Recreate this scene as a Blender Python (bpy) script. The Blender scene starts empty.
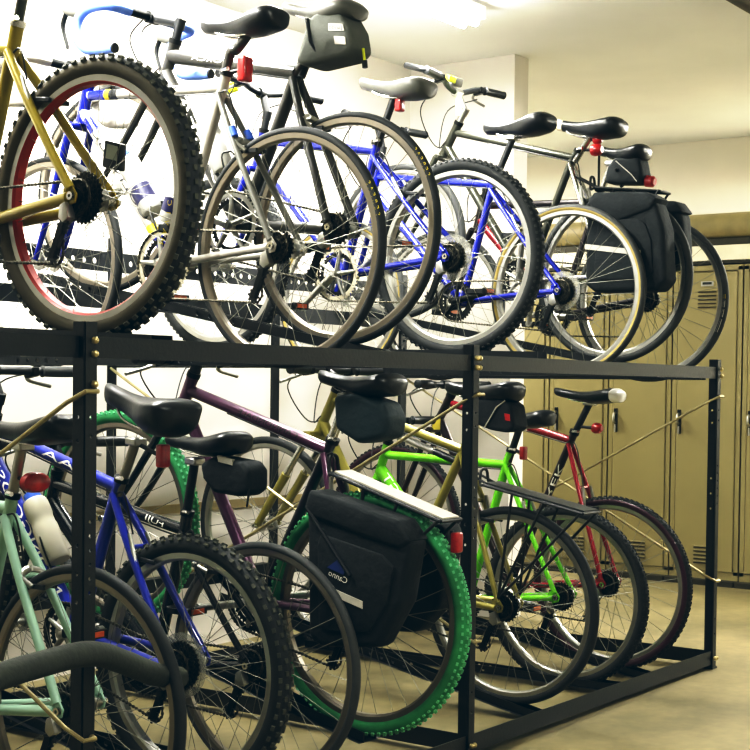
import bpy, bmesh, math, random
from math import sin, cos, pi, radians, atan2, hypot
from mathutils import Vector, Matrix
random.seed(7)
S = bpy.context.scene
COL = S.collection

# ------------------------------------------------------------------ materials
def srgb(h):
    h = h.lstrip('#'); c = [int(h[i:i+2], 16)/255 for i in (0, 2, 4)]
    return tuple((x/12.92 if x <= .04045 else ((x+.055)/1.055)**2.4) for x in c)
MATS = {}
def mat(name, color, rough=.5, metal=0., var=.12, scale=12., bump=0., bscale=60., coat=0., emit=None, estr=0., alpha=1., spec=.5):
    if name in MATS: return MATS[name]
    c = srgb(color) if isinstance(color, str) else color
    m = bpy.data.materials.new(name); m.use_nodes = True
    nt = m.node_tree; b = nt.nodes['Principled BSDF']
    tc = nt.nodes.new('ShaderNodeTexCoord'); n = nt.nodes.new('ShaderNodeTexNoise')
    n.inputs['Scale'].default_value = scale; n.inputs['Detail'].default_value = 4
    nt.links.new(tc.outputs['Object'], n.inputs['Vector'])
    r = nt.nodes.new('ShaderNodeValToRGB')
    r.color_ramp.elements[0].position = .3; r.color_ramp.elements[1].position = .7
    r.color_ramp.elements[0].color = tuple(x*(1-var) for x in c)+(1,)
    r.color_ramp.elements[1].color = tuple(min(1, x*(1+var*.6)) for x in c)+(1,)
    nt.links.new(n.outputs['Fac'], r.inputs['Fac']); nt.links.new(r.outputs['Color'], b.inputs['Base Color'])
    b.inputs['Roughness'].default_value = rough; b.inputs['Metallic'].default_value = metal
    b.inputs['Coat Weight'].default_value = coat; b.inputs['Alpha'].default_value = alpha
    b.inputs['Specular IOR Level'].default_value = spec
    if emit:
        b.inputs['Emission Color'].default_value = srgb(emit)+(1,); b.inputs['Emission Strength'].default_value = estr
    if bump:
        n2 = nt.nodes.new('ShaderNodeTexNoise'); n2.inputs['Scale'].default_value = bscale; n2.inputs['Detail'].default_value = 6
        nt.links.new(tc.outputs['Object'], n2.inputs['Vector'])
        bp = nt.nodes.new('ShaderNodeBump'); bp.inputs['Strength'].default_value = bump; bp.inputs['Distance'].default_value = .01
        nt.links.new(n2.outputs['Fac'], bp.inputs['Height']); nt.links.new(bp.outputs['Normal'], b.inputs['Normal'])
    MATS[name] = m; return m

RACK = mat('rack_black', '#090d11', .42, .0, .3, 8, bump=.08, bscale=120)
BLACK = mat('black_plastic', '#111214', .45, 0, .25)
RUBBER = mat('tyre_rubber', '#1d1e1e', .75, 0, .3, 20)
DUSTY = mat('dusty_rubber', '#4a4a40', .85, 0, .35, 18)
GREYT = mat('grey_rubber', '#3a3b3a', .7, 0, .25, 20)
GREENK = mat('green_knob', '#6fbd8d', .8, 0, .3, 18)
GREENT = mat('green_rubber', '#378a56', .75, 0, .3, 18)
BROWNW = mat('brown_sidewall', '#4a4330', .8, 0, .25)
TANW = mat('tan_sidewall', '#948449', .75, 0, .15)
CHROME = mat('chrome', '#c9c9c4', .2, 1, .1)
ALU = mat('aluminium', '#a9a9a3', .38, 1, .12)
RIMC = mat('champagne_rim', '#857f74', .35, .85, .1)
SPOKE = mat('spoke_steel', '#85857d', .5, 1, .05)
STEELD = mat('dark_steel', '#2b2b2a', .4, .9, .3)
CHAINM = mat('chain_steel', '#4d4a40', .45, .9, .4, 60)
CASS = mat('cassette_steel', '#3b3b38', .35, .9, .3, 40)
RED = mat('red_reflector', '#9c1d1c', .3, 0, .3, 60, coat=.5, emit='#8a1410', estr=.05)
ORANGE = mat('orange_reflector', '#c4602a', .3, 0, .2, 40, coat=.5)
CLOTH = mat('bag_cloth', '#0e1214', .85, 0, .35, 9, bump=.6, bscale=22)
CLOTHG = mat('bag_cloth_grey', '#545650', .85, 0, .25, 9, bump=.5, bscale=22)
CLOTHT = mat('bag_cloth_teal', '#14262c', .7, 0, .35, 9, bump=.7, bscale=18)
REFL = mat('reflective_tape', '#b9b6aa', .5, 0, .15, 40)
WHITE = mat('white_paint', '#e6e6e0', .4, 0, .05, coat=.3)
LEATHER = mat('saddle_vinyl', '#17181a', .35, 0, .2, 20, bump=.05, bscale=90)
SADGREY = mat('saddle_grey', '#5b5b55', .45, 0, .2, 14)
LETW = mat('white_lettering', '#e8e6de', .5, 0, .05)
LETD = mat('dark_lettering', '#1c1a22', .5, 0, .1)
LETY = mat('yellow_lettering', '#c9b81c', .5, 0, .1)
LETB = mat('blue_logo', '#20306e', .5, 0, .1)
BRASS = mat('bolt_brass', '#cdbf90', .3, .9, .15)
ROD = mat('brace_rod_zinc', '#a89f7a', .4, .75, .15, 20)
YELLOWF = mat('mustard_paint', '#887a1c', .3, .15, .15, 10, coat=.5)
SILVERF = mat('silver_paint', '#adaaa2', .35, .3, .08, 10, coat=.4)
CARBON = mat('carbon_grey', '#34332f', .35, .2, .25, 10, coat=.4)
BLUEF = mat('blue_paint', '#161f8c', .25, .1, .12, 10, coat=.6)
BLUEW = mat('pale_blue_paint', '#b9c4e6', .3, .1, .08, 10, coat=.5)
BLUEL = mat('royal_blue_paint', '#1c2890', .3, .1, .18, 10, coat=.5)
GREYF = mat('gunmetal_paint', '#38392f', .35, .3, .2, 10, coat=.3)
MAROONF = mat('dark_maroon_paint', '#3a1626', .35, .2, .2, 10, coat=.3)
PINKF = mat('pink_paint', '#b0307c', .35, .1, .2, 10, coat=.3)
MINTF = mat('mint_paint', '#9abda9', .35, .05, .12, 10, coat=.3)
BLACKF = mat('black_paint', '#0f1012', .25, .1, .2, 10, coat=.5)
PURPLEF = mat('purple_paint', '#5a3350', .3, .25, .2, 10, coat=.5)
PURPLED = mat('dark_purple_paint', '#1b151c', .3, .2, .2, 10, coat=.4)
OLIVEF = mat('olive_gold_paint', '#8b8440', .35, .3, .15, 10, coat=.3)
LIMEF = mat('lime_paint', '#6cc414', .25, .05, .1, 10, coat=.6)
REDF = mat('red_paint', '#8f1226', .25, .2, .15, 10, coat=.6)
REDD = mat('dark_red_paint', '#24100f', .3, .2, .2, 10, coat=.4)
BLUETAPE = mat('light_blue_tape', '#6480c4', .8, 0, .1, 30, bump=.2)
WHITETAPE = mat('white_tape', '#a5a198', .8, 0, .1, 30, bump=.2)
BOTW = mat('bottle_white', '#aeaea6', .45, 0, .05)
BOTC = mat('bottle_clear', '#b3b0a0', .35, 0, .08)
BOTB = mat('bottle_blue', '#3f63c0', .4, 0, .1)
NAVY = mat('navy_band', '#1e1c44', .4, 0, .15)
NEON = mat('neon_yellow', '#d8e01c', .5, 0, .1)
PIEC = mat('clear_plastic_disc', '#a3a39b', .35, 0, .1, alpha=.4)
CREAMR = mat('cream_ring', '#bfb9a4', .4, .4, .2, 30)
REDRIM = mat('red_rim_side', '#93251f', .4, .2, .15)
LOCKER = mat('locker_tan', '#887f59', .42, .0, .06, 3, bump=.03, bscale=30)
LOCKERD = mat('locker_gap', '#2b2610', .7)
WALLM = mat('wall_white', '#dcd8cf', .85, 0, .04, 2, bump=.04, bscale=40)
WALLR = mat('wall_right_paint', '#e8e3d4', .85, 0, .05, 2, bump=.04, bscale=40)
CEILM = mat('ceiling_paint', '#eff0ec', .9, 0, .05, 1.5, bump=.05, bscale=25)
TRIMM = mat('wall_trim_tan', '#9a8c62', .6)
PIPEM = mat('pipe_tan', '#7d7350', .5, 0, .15)
CREAM = mat('cream_board', '#e4ddc6', .6)
MAROON = mat('maroon_kick', '#5c231d', .7, 0, .2)
BROWNP = mat('brown_pipe', '#4c4433', .6, 0, .2)
LAMPM = mat('lamp_tube', '#ffffff', .5, emit='#fffdf4', estr=95.)
LAMPB = mat('lamp_body', '#f2f2ee', .5, emit='#fffdf4', estr=.8)
PADM = mat('foam_padding', '#26291f', .8, 0, .3, 15, bump=.2)

def floor_mat():
    m = bpy.data.materials.new('concrete_floor'); m.use_nodes = True
    nt = m.node_tree; b = nt.nodes['Principled BSDF']; L = nt.links
    tc = nt.nodes.new('ShaderNodeTexCoord')
    n1 = nt.nodes.new('ShaderNodeTexNoise'); n1.inputs['Scale'].default_value = 1.6; n1.inputs['Detail'].default_value = 8; n1.inputs['Roughness'].default_value = .65
    n2 = nt.nodes.new('ShaderNodeTexNoise'); n2.inputs['Scale'].default_value = 22; n2.inputs['Detail'].default_value = 6
    for n in (n1, n2): L.new(tc.outputs['Object'], n.inputs['Vector'])
    r = nt.nodes.new('ShaderNodeValToRGB'); e = r.color_ramp.elements
    e[0].position = .3; e[0].color = srgb('#625b3e')+(1,); e[1].position = .72; e[1].color = srgb('#978b64')+(1,)
    L.new(n1.outputs['Fac'], r.inputs['Fac'])
    mx = nt.nodes.new('ShaderNodeMix'); mx.data_type = 'RGBA'; mx.blend_type = 'MULTIPLY'; mx.inputs[0].default_value = .35
    L.new(r.outputs['Color'], mx.inputs[6]); L.new(n2.outputs['Fac'], mx.inputs[7]); L.new(mx.outputs[2], b.inputs['Base Color'])
    b.inputs['Roughness'].default_value = .55
    bp = nt.nodes.new('ShaderNodeBump'); bp.inputs['Strength'].default_value = .12; L.new(n2.outputs['Fac'], bp.inputs['Height']); L.new(bp.outputs['Normal'], b.inputs['Normal'])
    return m
FLOORM = floor_mat()

# ------------------------------------------------------------------ mesh builder
class MB:
    def __init__(s): s.v = []; s.f = []; s.m = []; s.mats = []
    def mi(s, m):
        if m not in s.mats: s.mats.append(m)
        return s.mats.index(m)
    def add(s, vs, fs, m):
        o = len(s.v); k = s.mi(m); s.v += [tuple(p) for p in vs]
        for f in fs: s.f.append([i+o for i in f]); s.m.append(k)
        return s
    def box(s, c, size, m, rot=None):
        hx, hy, hz = (d/2 for d in size); P = []
        for x in (-hx, hx):
            for y in (-hy, hy):
                for z in (-hz, hz):
                    p = Vector((x, y, z))
                    if rot is not None: p = rot @ p
                    P.append(p+Vector(c))
        return s.add(P, [(0,1,3,2),(4,6,7,5),(0,4,5,1),(2,3,7,6),(0,2,6,4),(1,5,7,3)], m)
    def tube(s, pts, r, m, seg=12, cap=True):
        pts = [Vector(p) for p in pts]; n = len(pts)
        R = r if isinstance(r, (list, tuple)) else [r]*n
        tang = []
        for i in range(n):
            a = pts[max(0, i-1)]; b = pts[min(n-1, i+1)]; t = (b-a); tang.append(t.normalized() if t.length > 1e-9 else Vector((0,0,1)))
        up = Vector((1,0,0)) if abs(tang[0].x) < .9 else Vector((0,0,1))
        nrm = (up-tang[0]*up.dot(tang[0])).normalized(); vs = []; fs = []
        for i in range(n):
            nrm = (nrm-tang[i]*nrm.dot(tang[i])).normalized(); bn = tang[i].cross(nrm)
            for k in range(seg):
                a = 2*pi*k/seg; vs.append(pts[i]+(nrm*cos(a)+bn*sin(a))*R[i])
        for i in range(n-1):
            for k in range(seg):
                a = i*seg+k; b = i*seg+(k+1) % seg; fs.append((a, b, b+seg, a+seg))
        if cap: fs.append(tuple(range(seg))[::-1]); fs.append(tuple(range((n-1)*seg, n*seg)))
        return s.add(vs, fs, m)
    def ring(s, prof, m, seg=64, c=(0,0,0), closed=True, mats=None):
        """revolve (x, radius) profile about the X axis"""
        n = len(prof); vs = []; c = Vector(c)
        for i in range(seg):
            a = 2*pi*i/seg
            for x, r in prof: vs.append(c+Vector((x, r*cos(a), r*sin(a))))
        rng = n if closed else n-1
        for j in range(rng):
            fs = []
            for i in range(seg):
                i2 = (i+1) % seg; j2 = (j+1) % n
                fs.append((i*n+j, i*n+j2, i2*n+j2, i2*n+j))
            o = len(s.v) if j == 0 else o0
            if j == 0:
                o0 = len(s.v); s.v += [tuple(p) for p in vs]
            k = s.mi(mats[j] if mats else m)
            for f in fs: s.f.append([q+o0 for q in f]); s.m.append(k)
        return s
    def lathe(s, a, b, prof, m, seg=18):
        """prof: list of (t along a->b, radius)"""
        a = Vector(a); b = Vector(b)
        return s.tube([a+(b-a)*t for t, r in prof], [r for t, r in prof], m, seg)
    def prism(s, poly, x0, x1, m, bevel=0., seg=2, inset=0.):
        """poly in (u,v) extruded along x, bevelled"""
        bm = bmesh.new()
        A = [bm.verts.new((x0, p[0], p[1])) for p in poly]; B = [bm.verts.new((x1, p[0], p[1])) for p in poly]
        bm.faces.new(A); bm.faces.new(B[::-1]); n = len(poly)
        for i in range(n): bm.faces.new((A[i], B[i], B[(i+1) % n], A[(i+1) % n]))
        bmesh.ops.recalc_face_normals(bm, faces=bm.faces[:])
        if bevel: bmesh.ops.bevel(bm, geom=bm.edges[:], offset=bevel, segments=seg, affect='EDGES', profile=.6, clamp_overlap=True)
        bm.verts.index_update()
        s.add([v.co.copy() for v in bm.verts], [[v.index for v in f.verts] for f in bm.faces], m); bm.free(); return s
    def build(s, name, parent=None, smooth=True, ang=38):
        me = bpy.data.meshes.new(name); me.from_pydata(s.v, [], s.f)
        for m in s.mats: me.materials.append(m)
        me.polygons.foreach_set('material_index', s.m)
        bm = bmesh.new(); bm.from_mesh(me); bmesh.ops.recalc_face_normals(bm, faces=bm.faces[:]); bm.to_mesh(me); bm.free()
        if smooth:
            me.shade_smooth(); me.set_sharp_from_angle(angle=radians(ang))
        o = bpy.data.objects.new(name, me); COL.objects.link(o)
        if parent is not None: o.parent = parent
        return o
def tag(o, label=None, cat=None, group=None, kind=None):
    if label: o['label'] = label
    if cat: o['category'] = cat
    if group: o['group'] = group
    if kind: o['kind'] = kind
    return o
def empty(name, loc, label=None, cat=None, group=None):
    o = bpy.data.objects.new(name, None); COL.objects.link(o); o.location = loc; o.empty_display_size = .1
    return tag(o, label, cat, group)
def struct(mb, name): return tag(mb.build(name, smooth=False), kind='structure')
def lerp(a, b, t): return tuple(x+(y-x)*t for x, y in zip(a, b))
def curve(pts, n=8):
    """Catmull-Rom through pts"""
    P = [Vector(p) for p in pts]; P = [P[0]*2-P[1]]+P+[P[-1]*2-P[-2]]; out = []
    for i in range(1, len(P)-2):
        for k in range(n):
            t = k/n; a, b, c, d = P[i-1:i+3]
            out.append(.5*((2*b)+(c-a)*t+(2*a-5*b+4*c-d)*t*t+(3*b-a-3*c+d)*t**3))
    out.append(P[-2]); return out
def text_mesh(txt, size, align='LEFT'):
    cu = bpy.data.curves.new('txt', 'FONT'); cu.body = txt; cu.size = size; cu.align_x = align; cu.align_y = 'CENTER'; cu.resolution_u = 2
    o = bpy.data.objects.new('txt', cu); COL.objects.link(o)
    dg = bpy.context.evaluated_depsgraph_get(); me = bpy.data.meshes.new_from_object(o.evaluated_get(dg))
    vs = [v.co.copy() for v in me.vertices]; fs = [list(p.vertices) for p in me.polygons]
    bpy.data.objects.remove(o); bpy.data.curves.remove(cu); bpy.data.meshes.remove(me); return vs, fs
def lettering(txt, a, b, size, x, m, parent, name='lettering', wrap=False):
    """letters on a plane x = const running from (u,v) a towards b, as the photo shows them (reading right to left)"""
    vs, fs = text_mesh(txt, size)
    w = max(v.x for v in vs); L = hypot(b[0]-a[0], b[1]-a[1]); d = ((b[0]-a[0])/L, (b[1]-a[1])/L); k = L/w
    if not wrap:
        P = [(x, a[0]+d[0]*v.x*k-d[1]*v.y, a[1]+d[1]*v.x*k+d[0]*v.y) for v in vs]
        return MB().add(P, fs, m).build(name, parent, smooth=False)
    bm = bmesh.new(); bv = [bm.verts.new(v) for v in vs]
    for f in fs:
        try: bm.faces.new([bv[i] for i in f])
        except ValueError: pass
    for c in range(-7, 8):
        bmesh.ops.bisect_plane(bm, geom=bm.verts[:]+bm.edges[:]+bm.faces[:], plane_co=(0, c*size*.07, 0), plane_no=(0,1,0))
    bm.verts.index_update(); r = abs(x); f0 = atan2(.59*d[1], .81); P = []
    for v in bm.verts:
        an = f0+v.co.y/r; q = r*sin(an); P.append((-r*cos(an), a[0]+d[0]*v.co.x*k-d[1]*q, a[1]+d[1]*v.co.x*k+d[0]*q))
    fs = [[v.index for v in f.verts] for f in bm.faces]; bm.free()
    return MB().add(P, fs, m).build(name, parent, smooth=False)
def ring_lettering(txt, rad, size, x, a0, a1, m, parent, hv):
    """letters round a tyre sidewall; a0->a1 in degrees; hv = hub height in parent space"""
    mb = MB(); n = len(txt)
    for i, ch in enumerate(txt):
        vs, fs = text_mesh(ch, size, 'CENTER'); a = radians(a0+(a1-a0)*i/max(1, n-1)); sg = 1 if a1 < a0 else -1
        t = (-sin(a)*-sg, cos(a)*-sg); r = (cos(a), sin(a))
        P = [(x, rad*r[0]+v.x*t[0]+v.y*r[0], rad*r[1]+v.x*t[1]+v.y*r[1]) for v in vs]
        mb.add(P, fs, m)
    return mb.build('lettering', parent, smooth=False)

# ------------------------------------------------------------------ bicycle parts
def make_wheel(name, parent, c, R, w, tyre, rim, knob=False, kh=1., kn=66, wall=None, rimin=None, rear=False, nspk=32, drive=None, knobm=None, rot=0.):
    c = Vector(c); hh = w*.9; rr = R-hh
    prof = []
    for k in range(12):
        a = 2*pi*k/12; prof.append((w/2*cos(a), R-hh/2-.002+hh/2*sin(a)))
    rw = max(.011, w*.3)
    rp = [(-rw, rr+.006), (-rw*.96, rr-.011), (-rw*.6, rr-.017), (rw*.6, rr-.017), (rw*.96, rr-.011), (rw, rr+.006)]
    wheel = MB().ring(rp, rim, 72, mats=[rim, rimin or rim, rimin or rim, rimin or rim, rim, rim]).build(name, parent, ang=25)
    wheel.location = c
    tm = MB(); wl = wall or tyre
    wth = .15 if wl is TANW else .55
    mats = [wl if sin(2*pi*(k+.5)/12) < wth else tyre for k in range(12)]
    tm.ring(prof, tyre, 72, mats=mats)
    if knob:
        n = kn; km = knobm or tyre; kz = min(1., 66/kn*.95)
        for i in range(n):
            for j, (ca, sz, st) in enumerate(((-52, .0095, 0), (-18, .009, .5), (18, .009, 0), (52, .0095, .5))):
                a = 2*pi*(i+st)/n; ca = radians(ca)
                x = w/2*sin(ca)*1.0; r = R-hh/2-.002+hh/2*cos(ca)
                rad = Vector((0, cos(a), sin(a))); tg = Vector((0, -sin(a), cos(a))); xn = Vector((1,0,0))
                out = (rad*cos(ca)+xn*sin(ca)).normalized(); sd = out.cross(tg)
                rot3 = Matrix((sd, tg, out)).transposed()
                tm.box(Vector((x,0,0))+rad*r+out*(.0015-.0035*(1-kh)), (sz*kz, .0125*kz, .0085), km, rot3)
    tm.build('tyre', wheel, ang=35)
    hm = MB(); hub = ALU
    e = .056 if rear else .042; fl = .027 if rear else .034
    hm.ring([(-e,.004),(-e,.011),(-fl,.013),(-fl,.027),(-fl+.004,.027),(-fl+.005,.014),(fl-.005,.014),(fl-.004,.027),(fl,.027),(fl,.013),(e,.011),(e,.004)], hub, 20)
    hm.ring([(-.078,.004),(-.078,.010),(-.066,.010),(.066,.010),(.078,.010),(.078,.004)], CHROME, 12)
    hm.build('hub', wheel)
    sp = MB()
    for i in range(nspk):
        side = -1 if i % 2 else 1; a = 2*pi*i/nspk+rot; off = (1 if (i//2) % 2 else -1)*radians(62)
        p0 = Vector((side*(fl-.002), .025*cos(a+off), .025*sin(a+off))); p1 = Vector((side*.002, (rr-.016)*cos(a), (rr-.016)*sin(a)))
        sp.tube([p0, p1], .0011, SPOKE, 4, cap=False)
    sp.build('spokes', wheel)
    return wheel

def cassette(wheel, n=8, big=.055, pie=False):
    m = MB()
    for i in range(n):
        r = big-(big-.026)*i/(n-1); x = -.0305-.0034*i*8/n; pr = []
        t = int(r*2*pi/.0127)
        vs = []; 
        for sx in (-.0011, .0011):
            for k in range(t*4):
                a = 2*pi*k/(t*4); rr = r+(.0025 if k % 4 in (1,2) else -.0022); vs.append((x+sx, rr*cos(a), rr*sin(a)))
        N = t*4
        m.add(vs, [tuple(range(N)), tuple(range(N, 2*N))[::-1]]+[(k, (k+1) % N, N+(k+1) % N, N+k) for k in range(N)], CASS if i % 2 else CHAINM)
    m.ring([(-.030,.012),(-.030,.021),(-.0605,.021),(-.0605,.012)], STEELD, 20)
    m.build('cassette', wheel, smooth=False)
    if pie: MB().ring([(-.0285,.02),(-.0285,pie),(-.0277,pie),(-.0277,.02)], PIEC, 40).build('spoke_guard', wheel)

def toothed(m, c, r, x, th, mt, rin, teeth=None):
    t = teeth or int(r*2*pi/.0127); N = t*4; vs = []
    for sx in (-th/2, th/2):
        for k in range(N):
            a = 2*pi*k/N; rr = r+(.003 if k % 4 in (1,2) else -.003); vs.append((x+sx, c[0]+rr*cos(a), c[1]+rr*sin(a)))
        for k in range(N):
            a = 2*pi*k/N; vs.append((x+sx, c[0]+rin*cos(a), c[1]+rin*sin(a)))
    fs = []
    for k in range(N):
        k2 = (k+1) % N
        fs += [(k, k2, N+k2, N+k), (2*N+k, 3*N+k, 3*N+k2, 2*N+k2), (k, 2*N+k, 2*N+k2, k2), (N+k, N+k2, 3*N+k2, 3*N+k)]
    m.add(vs, fs, mt)

def saddle(parent, nose, tail, W=.07, thick=.035, m=LEATHER, rails=True, dip=.012, patch=None, tipm=None, nosem=None):
    N = Vector((0,)+nose); T = Vector((0,)+tail); d = (T-N); L = d.length; d.normalize(); up = Vector((1,0,0)).cross(d); up = up if up.z > 0 else -up
    mb = MB(); ring = 18; vs = []; fs = []
    prof = [0,.02,.06,.15,.28,.42,.55,.66,.76,.85,.92,.97,1]
    def sm_(a, b, t): t = max(0, min(1, (t-a)/(b-a))); return t*t*(3-2*t)
    for t in prof:
        wn = .027*math.sqrt(max(.06, 1-(1-min(1, t/.10))**2)) + .008*t
        w = wn+(W-wn)*sm_(.30, .84, t); e = math.sqrt(max(.10, 1-(max(0, (t-.88)/.12))**2)); w *= .35+.65*e
        th = thick*(.50+.50*sm_(.25, .8, t))*(math.sqrt(max(.10, 1-(1-min(1, t/.07))**2)))*(.55+.45*e)
        hu = (.011+w*.16)*(.5+.5*e)
        ctr = N+d*L*t-up*.010-up*(dip*sin(pi*min(1, t/.8)))+up*(.008*sm_(.7, .95, t)-.010*(1-e))
        for k in range(ring):
            a = 2*pi*k/ring; q = sin(a); x = w*math.copysign(abs(cos(a))**.8, cos(a))
            y = hu*q if q > 0 else th*math.copysign(abs(q)**.65, q)
            if q < 0: x *= (1-.18*q*q)
            vs.append(ctr+Vector((x,0,0))+up*y)
    n = len(prof)
    for i in range(n-1):
        for k in range(ring):
            a = i*ring+k; b = i*ring+(k+1) % ring; fs.append((a, b, b+ring, a+ring))
    fs += [tuple(range(ring)), tuple(range((n-1)*ring, n*ring))[::-1]]
    if nosem: mb.add(vs, [f for f in fs if max(f) < 4*ring], nosem); mb.add(vs, [f for f in fs if max(f) >= 4*ring], m)
    elif tipm:
        kt = (n-3)*ring; mb.add(vs, [f for f in fs if min(f) < kt], m); mb.add(vs, [f for f in fs if min(f) >= kt], tipm)
    else: mb.add(vs, fs, m)
    o = mb.build('saddle', parent, ang=60)
    if rails:
        for sx in (-1, 1):
            p = [N+d*L*.12-up*.018, N+d*L*.3-up*(thick*.75+.012), N+d*L*.62-up*(thick*.85+.014), N+d*L*.88-up*thick*.7]
            p[0].x = sx*.008; p[1].x = sx*.018; p[2].x = sx*.022; p[3].x = sx*.035
            MB().tube(curve(p, 5), .0036, CHROME, 8).build('saddle_rail', o)
    if patch:
        p0, mt = patch
        for sx in (-1, 1):
            c = N+d*L*p0+up*.002
        pm = MB(); c = N+d*L*p0+up*.006
        pm.tube([c+Vector((-.022,0,0)), c+Vector((.022,0,0))], .013, mt, 10); pm.build('saddle_badge', o)
    return o

def bag(name, poly, w, m, parent_loc, label, cat='bag', group=None, bevel=.018, extras=None):
    """soft bag: side outline poly (u,v) local to bike origin"""
    o = MB().prism(poly, -w/2, w/2, m, bevel, 3).build(name, ang=60)
    o.location = parent_loc; tag(o, label, cat, group)
    if extras: extras(o)
    return o

BIKES = {}
def bike(B):
    g = B; R = g['R']; hz = g['z']; X, Y = g['X'], g['Y']
    root = empty('bicycle', (X, Y, hz-R), g['label'], 'bicycle', 'bicycles parked in the two-tier rack'); BIKES[g['id']] = root
    root.rotation_euler = (0, radians(g.get('lean', 0)), 0)
    def P(uv, x=0.): return Vector((x, uv[0], uv[1]+R))
    f0 = g['paint']; ps = g.get('paint_seat', f0); pt = g.get('paint_top', f0); pd = g.get('paint_down', f0); ph = g.get('paint_head', f0); pst = g.get('paint_stays', f0)
    rt = g.get('rt', .0165); kst = g.get('kst', 1.12); pss = g.get('paint_ss', pst)
    bb, sc, ht, hb, fh = (Vector(g[k]) for k in ('bb','sc','ht','hb','fh'))
    stt = Vector(g.get('stt', sc+(sc-bb).normalized()*.03))
    # frame
    fm = MB()
    fm.tube([P(bb), P(sc), P(stt)], [rt*.95]*3, ps, 14)
    tt0 = Vector(g.get('tt0', sc)); tt1 = Vector(g.get('tt1', lerp(ht, hb, .25)))
    fm.tube([P(tt0), P(lerp(tt0, tt1, .5)), P(tt1)], [rt*g.get('ktt', .95)]*3, pt, 14)
    fm.tube([P(bb), P(lerp(ht, hb, .75))], rt*g.get('kdt', 1.12), pd, 14)
    hd = (ht-hb).normalized()
    fm.tube([P(hb-hd*.006), P(hb+hd*.01), P(ht-hd*.01), P(ht+hd*.006)], [.0205,.0185,.0185,.0205], ph, 16)
    fm.tube([P(bb, -.036), P(bb, .036)], .0205, f0, 16)
    jn = sc+(bb-sc).normalized()*g.get('ssdrop', .02)
    for sx in (-1, 1):
        cs = [P(bb, sx*.018), P(lerp(bb,(0,0),.25), sx*.031), P(lerp(bb,(0,0),.6), sx*.050), P((.015,-.003), sx*.066)]
        fm.tube(curve(cs, 4), .0100*kst, pst, 10)
        mid = lerp(jn, (0,0), .3)
        ss = [P(jn, sx*.014), P(mid, sx*.036), P(lerp(jn,(0,0),.65), sx*.052), P((.008,.016), sx*.066)]
        fm.tube(curve(ss, 4), .0085*kst, pss, 10)
        fm.prism([(.03+0,R+.02),(.004,R+.028),(-.014,R+.004),(-.008,R-.016),(.012,R-.02),(.034,R-.008)], sx*.066-.003, sx*.066+.003, pst, .001, 1)
    tb = lerp(jn, (0,0), g.get('brz', .32)); fm.tube([P(tb,-.036), P(tb,.036)], .007, pst, 8)
    frame = fm.build('frame', root)
    # fork
    km = MB(); pf = g.get('paint_fork', f0); ax = (hb-ht).normalized()
    cr = hb+ax*.018
    sus = g.get('sus')
    if sus:
        km.prism([(cr.x-.02,cr.y+R-.02),(cr.x+.025,cr.y+R-.02),(cr.x+.02,cr.y+R+.02),(cr.x-.02,cr.y+R+.02)], -.068, .068, pf, .008, 2)
        for sx in (-1, 1):
            a = P(cr, sx*.056); b = P(fh, sx*.056); b.y -= .0
            m1 = a.lerp(b, .42)
            km.tube([a, m1], .0125, sus, 12); km.tube([m1, m1.lerp(b,.04), b], [.0185,.017,.0135], pf, 12)
    else:
        km.tube([P(cr,-.045), P(cr,.045)], .012, pf, 10)
        for sx in (-1, 1):
            a = P(cr, sx*.042); e = P(fh, sx*.050); m1 = Vector(lerp(cr, fh, .6))+Vector((-.006, -.006))
            km.tube(curve([a, P(m1, sx*.050), e], 6), [.0145-.006*i/12 for i in range(13)], pf, 10)
    km.build('fork', root)
    # wheels
    wk = dict(tyre=g['tyre'], rim=g['rim'], knob=g.get('knob', False), wall=g.get('wall'), rimin=g.get('rimin'), knobm=g.get('knobm'), kh=g.get('kh', 1.), kn=g.get('kn', 66))
    rw = make_wheel('rear_wheel', root, P((0,0)), R, g['w'], rear=True, nspk=g.get('nspk', 32), rot=g.get('wrot', .05), **wk)
    cassette(rw, g.get('ncog', 8), g.get('bigcog', .052), g.get('pie', False))
    fk = dict(wk)
    if 'ftyre' in g: fk['tyre'] = g['ftyre']; fk['knobm'] = None
    make_wheel('front_wheel', root, P(fh), R, g['w'], nspk=g.get('nspk', 32), rot=.11, **fk)
    for s in g.get('ring_text', []): ring_lettering(*s, rw, 0)
    # crankset
    cm = MB(); ring = g.get('ring', .085); rm = g.get('ringm', STEELD); bl = (bb.x, bb.y+R)
    toothed(cm, bl, ring, -.048, .003, rm, ring-.016); toothed(cm, bl, ring*.8, -.042, .003, STEELD, ring*.8-.014)
    ca = radians(g.get('crank', 200)); am = g.get('armm', ALU)
    for k in range(5):
        a = ca+2*pi*k/5; cm.tube([(-.05, bl[0], bl[1]), (-.048, bl[0]+(ring-.010)*cos(a), bl[1]+(ring-.010)*sin(a))], [.010,.006], am, 8)
    ends = []
    for sx, a in ((-1, ca), (1, ca+pi)):
        e = Vector((sx*.082, bl[0]+.172*cos(a), bl[1]+.172*sin(a))); cm.tube([(sx*.064, bl[0], bl[1]), e], [.0135,.0105], am, 10)
        cm.tube([(sx*.03, bl[0], bl[1]), (sx*.074, bl[0], bl[1])], [.011,.014], am, 12)
        cm.tube([(sx*.074, e.y, e.z), (sx*.092, e.y, e.z)], .013, am, 12); ends.append((sx, e))
    ck = cm.build('crankset', root)
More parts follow.
